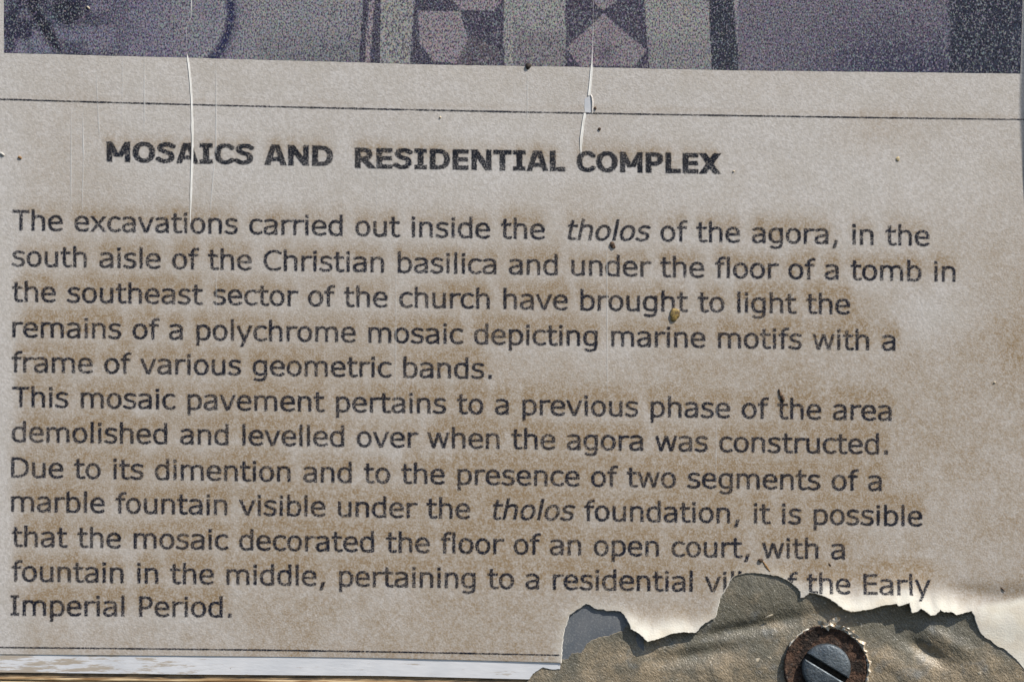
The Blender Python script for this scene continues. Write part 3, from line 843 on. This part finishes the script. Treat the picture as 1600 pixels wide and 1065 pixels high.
# wooden frame at the very bottom
frame = thing("wooden_frame", "golden brown varnished wooden frame rail along the bottom edge", "wooden frame", 340, 1110, -8)
p = M("varnished_wood", rough=.32, spec=.5)
g = p.noise(3.5, 4, stretch=(14, 1, 1)); g2 = p.noise(20, 3, stretch=(4, 1, 1), off=(2, 2, 2))
p.col(p.mix(p.step(g, .35, .65), p.mix(p.step(g2, .4, .6), (.46, .33, .17), (.60, .46, .28)), (.24, .14, .06)))
p.bump(g, 1.2)
p2 = M("grimy_wood", rough=.6, spec=.3)
g = p2.noise(4, 4, stretch=(8, 1, 1))
p2.col(p2.mix(p2.step(g, .4, .6), (.30, .21, .12), (.10, .075, .05))); p2.bump(g, 2.5)
def rail(name, prof, mat, seed):
    us = axis(-170, 850, 8); U = []; V_ = []; H = []
    for (dv, h) in prof:
        ctr = np.interp(us, [-170, 0, 280, 600, 850], [1046, 1048, 1051, 1053.4, 1059.5])
        U.append(us); V_.append(ctr + dv + .8 * (vnoise(us, us * 0 + dv, 60, seed=seed) - .5)); H.append(np.full(len(us), h) + .5 * (vnoise(us, us * 0 + dv * 3, 40, seed=seed + 1) - .5))
    return obj(name, W(np.concatenate(U), np.concatenate(V_), np.concatenate(H)), grid_faces(len(prof), len(us)), mat, frame)
rail("grimy_ledge", [(-3, 2.0), (4, 2.2), (7, 1.9), (9, 2.9)], p2.m, 90)
rail("bead", [(8.8, 2.7), (10, 4.2), (12, 4.9), (13.2, 4.0), (13.8, 2.2)], p.m, 91)
rail("rail", [(13.6, 2.3), (15, 3.6), (22, 5.5), (50, 6.5), (80, 5), (82, -8)], p.m, 92)

# ------------------------------------------------------------------ screw and washer
def lathe(prof, cu, cv_, n=72, jit=0, seed=0):
    r_ = random.Random(seed); P = []; F = []
    for (r, h) in prof:
        for k in range(n):
            a = 2 * math.pi * k / n
            rr = r * (1 + jit * r_.uniform(-1, 1))
            P.append(W(cu + rr * math.cos(a), cv_ - rr * math.sin(a), h))
    for i in range(len(prof) - 1):
        for k in range(n):
            k1 = (k + 1) % n
            F.append((i * n + k, (i + 1) * n + k, (i + 1) * n + k1, i * n + k1))
    return np.array(P), F
CU, CVV = 1289.5, 1041.5
washer = thing("washer", "rusty brown steel washer round the slotted screw", "washer", CU, CVV, 3)
p = M("rust", rough=.8, spec=.3, metal=.15)
n1 = p.noise(16, 4); n2 = p.noise(5, 3, off=(3, 3, 3))
c = p.mix(p.step(n1, .38, .6), (.115, .066, .045), (.034, .025, .021))
c = p.mix(p.step(n2, .52, .68, 0, .6), c, (.16, .10, .07)); c = p.mix(p.step(p.noise(4, 2, off=(7, 7, 1)), .66, .74, 0, .6), c, (.30, .27, .24))
p.col(c); p.bump(p.math('ADD', n1, n2), 3.6)
MAT_RUST = p.m
P_, F_ = lathe([(63.5, 1.0), (64.6, 6.0), (64.8, 10.5), (63.8, 12.2), (62.0, 12.6), (60.0, 11.6), (58, 10.5), (48, 10.2), (38, 10.0), (30, 9.8), (30, 2.5)], CU - 1, CVV - 1, jit=.012, seed=4)
obj("ring", P_, F_, MAT_RUST, washer)
screw = thing("screw", "grey slotted steel screw head fixing the torn corner", "screw", CU, CVV, 4)
p = M("worn_steel", rough=.5, spec=.5, metal=.55)
n1 = p.noise(24, 4); n2 = p.noise(4, 3, off=(3, 3, 3))
c = p.mix(p.step(n1, .35, .65), (.09, .11, .13), (.15, .175, .195)); c = p.mix(p.step(n2, .60, .72, 0, .5), c, (.16, .12, .09))
p.col(c); p.rough(p.step(p.noise(9, 3), .3, .7, .42, .65)); p.bump(p.math("ADD", n2, n1), 1.3)
MAT_STEEL = p.m
SR = 38.0; SH0, SH1 = 10.0, 23.0; ANG = math.atan2(40, 66)      # slot direction, in layout (u right, v down)
def half(sign):
    """one D-shaped half of the head, beside the slot"""
    hw = 4.7; rings = []
    prof = [(1.0, SH0), (1.0, SH1 - 5.0), (.985, SH1 - 3.0), (.95, SH1 - 1.3), (.90, SH1 - .2), (.6, SH1 + .9), (.25, SH1 + 1.2)]
    a0 = math.asin(hw / SR)
    n = 40
    V_ = []; F = []
    for (k, h) in prof:
        R_ = SR * k; g = hw + (1.7 if h > SH1 - .5 else 0)
        al = math.asin(min(.95, g / R_)); pts_ = []
        for i in range(n + 1):
            t = al + (math.pi - 2 * al) * i / n
            pts_.append((R_ * math.cos(t), R_ * math.sin(t)))
        pts_ = [(x, y * 1.0) for x, y in pts_]
        for x, y in pts_:
            y *= sign; x2 = x
            uu_ = CU + x2 * math.cos(ANG) - y * math.sin(ANG); vv_ = CVV + x2 * math.sin(ANG) + y * math.cos(ANG)
            V_.append(W(uu_, vv_, h))
    m_ = n + 1
    for i in range(len(prof) - 1):
        for k in range(m_):
            k1 = (k + 1) % m_
            f = (i * m_ + k, i * m_ + k1, (i + 1) * m_ + k1, (i + 1) * m_ + k)
            F.append(f if sign < 0 else f[::-1])
    top = [(len(prof) - 1) * m_ + k for k in range(m_)]
    F.append(top if sign < 0 else top[::-1])
    return obj("head_half", np.array(V_), F, MAT_STEEL, screw, smooth=False)
for sgn in (-1, 1):
    o = half(sgn)
    me = o.data; bm = bmesh.new(); bm.from_mesh(me); bmesh.ops.recalc_face_normals(bm, faces=bm.faces); bm.to_mesh(me); bm.free()
    me.shade_smooth(); me.set_sharp_from_angle(angle=R(35))
P_, F_ = lathe([(36.5, 10.0), (36.5, 14.4), (.5, 14.2)], CU, CVV, 48)
obj("slot_floor", P_, F_, simple("slot_dark", (.018, .016, .015), (.04, .034, .028), 6, .8, .2), screw)  # near-black colour over the whole slot floor
P_, F_ = lathe([(29, -20), (29, 10.0)], CU, CVV, 32)
obj("shank", P_, F_, MAT_STEEL, screw)

# crumbs of torn foil round the washer
foil = thing("torn_foil_collar", "crumpled cream foil shreds curled round the upper right of the washer", "torn foil", 1340, 990, 5)
p = M("cream_foil", rough=.4, spec=.5)
p.col(p.mix(p.step(p.noise(6, 3), .4, .6), (.90, .86, .76), (.50, .38, .25)))
p.bump(p.noise(4, 2), .8)
MAT_FOIL = p.m
def foil_arc(a0, a1, r0, amp, hgt, seed, name="shred"):
    n = int(abs(a1 - a0) / 3.6) + 2; rr = random.Random(seed); V_ = []; F = []
    for i in range(n):
        a = R(a0 + (a1 - a0) * i / (n - 1)); t = math.sin(math.pi * i / (n - 1)) ** .5
        ri = r0 + rr.uniform(-.8, .8); ro = ri + 1.5 + t * amp * rr.uniform(.3, 1); h = 9 + hgt * t * rr.uniform(.6, 1)
        mid = (ri + ro) / 2 + rr.uniform(-1, 1)
        for (r, hh_) in ((ri, 11.0), (mid, h + 2.5), (ro, h * .8), (ro - .4, 4.0)):
            V_.append(W(CU + r * math.cos(a), CVV - r * math.sin(a), hh_))
    for i in range(n - 1):
        for k in range(3):
            b = i * 4 + k; F.append((b, b + 4, b + 5, b + 1))
    return obj(name, np.array(V_), F, MAT_FOIL, foil, smooth=False)
foil_arc(98, 72, 62, 13, 9, 1); foil_arc(74, 42, 62, 12, 8, 2); foil_arc(46, 18, 62.5, 11, 8, 3); foil_arc(21, -12, 64, 7, 5, 4); foil_arc(150, 112, 64.5, 2.6, 2, 5); foil_arc(-10, -30, 65, 4, 4, 6)
def shard(name, pts3, parent, mat):
    """small bent flake with thickness; pts3 = [(u,v,h)...] outline"""
    A = np.array(pts3, float); n = len(A); c_ = A.mean(0); c_[2] += .8
    top = np.vstack([A, c_]); botm = A.copy(); botm[:, 2] -= .7
    V_ = W(np.r_[top[:, 0], botm[:, 0]], np.r_[top[:, 1], botm[:, 1]], np.r_[top[:, 2], botm[:, 2]])
    F = [(n, (i + 1) % n, i) for i in range(n)] + [(i, (i + 1) % n, n + 1 + (i + 1) % n, n + 1 + i) for i in range(n)] + [tuple(n + 1 + i for i in range(n))]
    return obj(name, V_, F, mat, parent, smooth=False, origin=V_.mean(0))
shard("shred", [(1293,969,18),(1298,965,20),(1302,962.5,19),(1306,961.0,21),(1312,963,20),(1310,968,15),(1305,971,16),(1305,977,12),(1296,976,12)], foil, MAT_FOIL)
shard("shred", [(1275,967,17),(1283,968,19),(1292,973,18),(1297,978,15),(1293,984,13),(1287,979,14),(1278,974,13)], foil, MAT_FOIL)
shard("shred", [(1302,974,17),(1313,975,19),(1324,980,19),(1334,988,18),(1343,994,17),(1342,998,14),(1331,993,13),(1318,985,13),(1305,980,12)], foil, MAT_FOIL)
# pale flakes on the crust
fm = simple("pale_flake", (.75, .68, .54), (.6, .5, .36), 5, .45)
for k, (lab, pts3) in enumerate([
  ("sliver-shaped cream flake lying on the crust below the torn word villa", [(1195,964,5),(1200,960.5,6),(1207,958,6),(1207.5,960,5.5),(1201,964,5)]),
  ("white crumb on the brown crust left of the washer", [(1199,1026,6),(1203,1024,7),(1206,1028,6),(1202,1031,5)]),
  ("broad white flake on the brown crust, the lower of the two left of the washer", [(1177,1032,5.5),(1182,1027,6),(1187,1027,6.5),(1184,1034,6),(1180,1039,5)]),
  ("tiny pale crumb on the crust near the lower right corner", [(1527,1050,6),(1531,1047,7),(1533,1052,6),(1529,1056,5)])]):
    o = shard("pale_flake", [(a, b, h - 1.2) for a, b, h in pts3], None, fm)
    tag(o, lab, "paper flake", "pale flakes on the crust")

# ------------------------------------------------------------------ debris stuck to the sheet
def lump(name, u, v, ru, rv, rh, mat, label, cat, rot=0., seed=0, group=None, rough_=.25, base=None, ridges=0):
    r = random.Random(seed); bm = bmesh.new(); bmesh.ops.create_icosphere(bm, subdivisions=2 if max(ru, rv) < 5 else 3, radius=1)
    h0 = float(sheet_h(np.array([float(u)]), np.array([float(v)]))[0]) if base is None else base
    for w in bm.verts:
        k = 1 + rough_ * (float(vnoise(w.co.x * 10 + seed * 3, w.co.y * 10 + w.co.z * 7, 4.5, seed=seed)) - .5) * 2
        if ridges: k += .10 * math.sin(w.co.y * ridges)
        w.co *= k
    P_ = np.array([tuple(w.co) for w in bm.verts]); F_ = [[q_.index for q_ in f.verts] for f in bm.faces]; bm.free()
    c_, s_ = math.cos(rot), math.sin(rot); x = P_[:, 0] * ru; y = P_[:, 1] * rv
    V_ = W(u + x * c_ - y * s_, v + x * s_ + y * c_, h0 + rh * .55 + P_[:, 2] * rh)
    # winding: mapping flips handedness twice
    o = obj(name, V_, F_, mat, None, origin=W(u, v, h0))
    me = o.data; bm = bmesh.new(); bm.from_mesh(me); bmesh.ops.recalc_face_normals(bm, faces=bm.faces); bm.to_mesh(me); bm.free()
    return tag(o, label, cat, group)
gold = simple("gold_husk", (.38, .27, .09), (.13, .09, .04), 5, .35, .5, bump=1.2, bsize=3)
brown = simple("brown_debris", (.16, .10, .06), (.05, .035, .03), 4, .7, .3, bump=1, bsize=3)
dark = simple("dark_speck", (.025, .02, .02), (.06, .045, .035), 4, .6, .3, bump=1, bsize=3)
trail = simple("rusty_trail", (.40, .25, .11), (.25, .14, .06), 4, .6, .3)
lump("seed_husk", 1054, 490.5, 7.2, 10.5, 2.6, gold, "golden ridged seed husk stuck below the word brought", "seed husk", .15, 3, rough_=.16, ridges=9)
lump("debris_speck", 957, 383, 3.6, 6, 2.0, brown, "brown chip stuck under the italic word tholos in the first line", "speck", -.45, 5)
lump("debris_speck", 825, 104, 4.6, 4.8, 2.2, dark, "round dark speck on the bottom edge of the mosaic photograph", "speck", 0, 7)
lump("twig_crumb", 1221, 619, 2.4, 9.5, 1.8, brown, "dark brown twig-like crumb over the t of the, beside of", "debris", -.5, 9)
lump("twig_crumb", 1217, 610, 1.3, 3.2, 1.4, brown, "tiny brown crumb at the upper tip of the twig-like crumb", "debris", -.2, 10)
lump("debris_speck", 1188, 874.5, 4, 3.2, 2.4, brown, "brown speck at the comma above the torn word villa", "speck", .3, 12)
lump("rust_trail", 1197, 884, 1.6, 9.5, .7, trail, "thin rusty brown trail running from the speck down to the tear", "stain", -.62, 13)
lump("debris_speck", 930, 170, 2.2, 2.8, 1.4, brown, "small brown speck right of the diamond-shaped hole", "speck", 0, 14)
lump("debris_speck", 936.5, 202, 2.8, 2.8, 1.4, brown, "small brown pit speck right of the short white crack", "speck", 0, 15)
lump("debris_speck", 32, 246.5, 3.6, 2.2, 1.3, trail, "brown speck by the left edge level with the heading", "speck", .5, 16)
lump("debris_speck", 4, 241, 4.6, 2.4, 1.6, simple("pale_bump", (.55, .53, .48), (.62, .6, .56), 5), "pale blister at the left edge level with the heading", "speck", .5, 17)
lump("debris_speck", 1402, 249, 3, 3.6, 1.0, simple("yellow_speck", (.55, .42, .18), (.45, .40, .30), 3, .4), "yellow speck right of the heading", "speck", .2, 18)
lump("debris_speck", 1146, 268, 1.6, 1.6, 1.2, fm, "tiny pale grain just right of the heading", "speck", 0, 19)
lump("debris_speck", 688, 184, 1.6, 1.8, 1.2, fm, "tiny pale grain above the letter D of the heading", "speck", 0, 20)
lump("debris_speck", 1553, 597, 1.8, 1.5, 1.2, fm, "tiny pale grain in the right margin", "speck", 0, 21)
lump("debris_speck", 139, 13, 3.2, 1.6, 1.2, fm, "pale glinting fleck in the dark left of the mosaic photograph", "speck", .9, 22)
lump("debris_speck", 1296, 881, 1.1, 3.4, .6, brown, "thin brown fibre above the word the in the torn line", "speck", -.6, 23)
lump("debris_speck", 1566, 919.5, 1.1, 4.6, .8, brown, "thin dark fibre in the hollow at the lower right", "speck", -.8, 24)
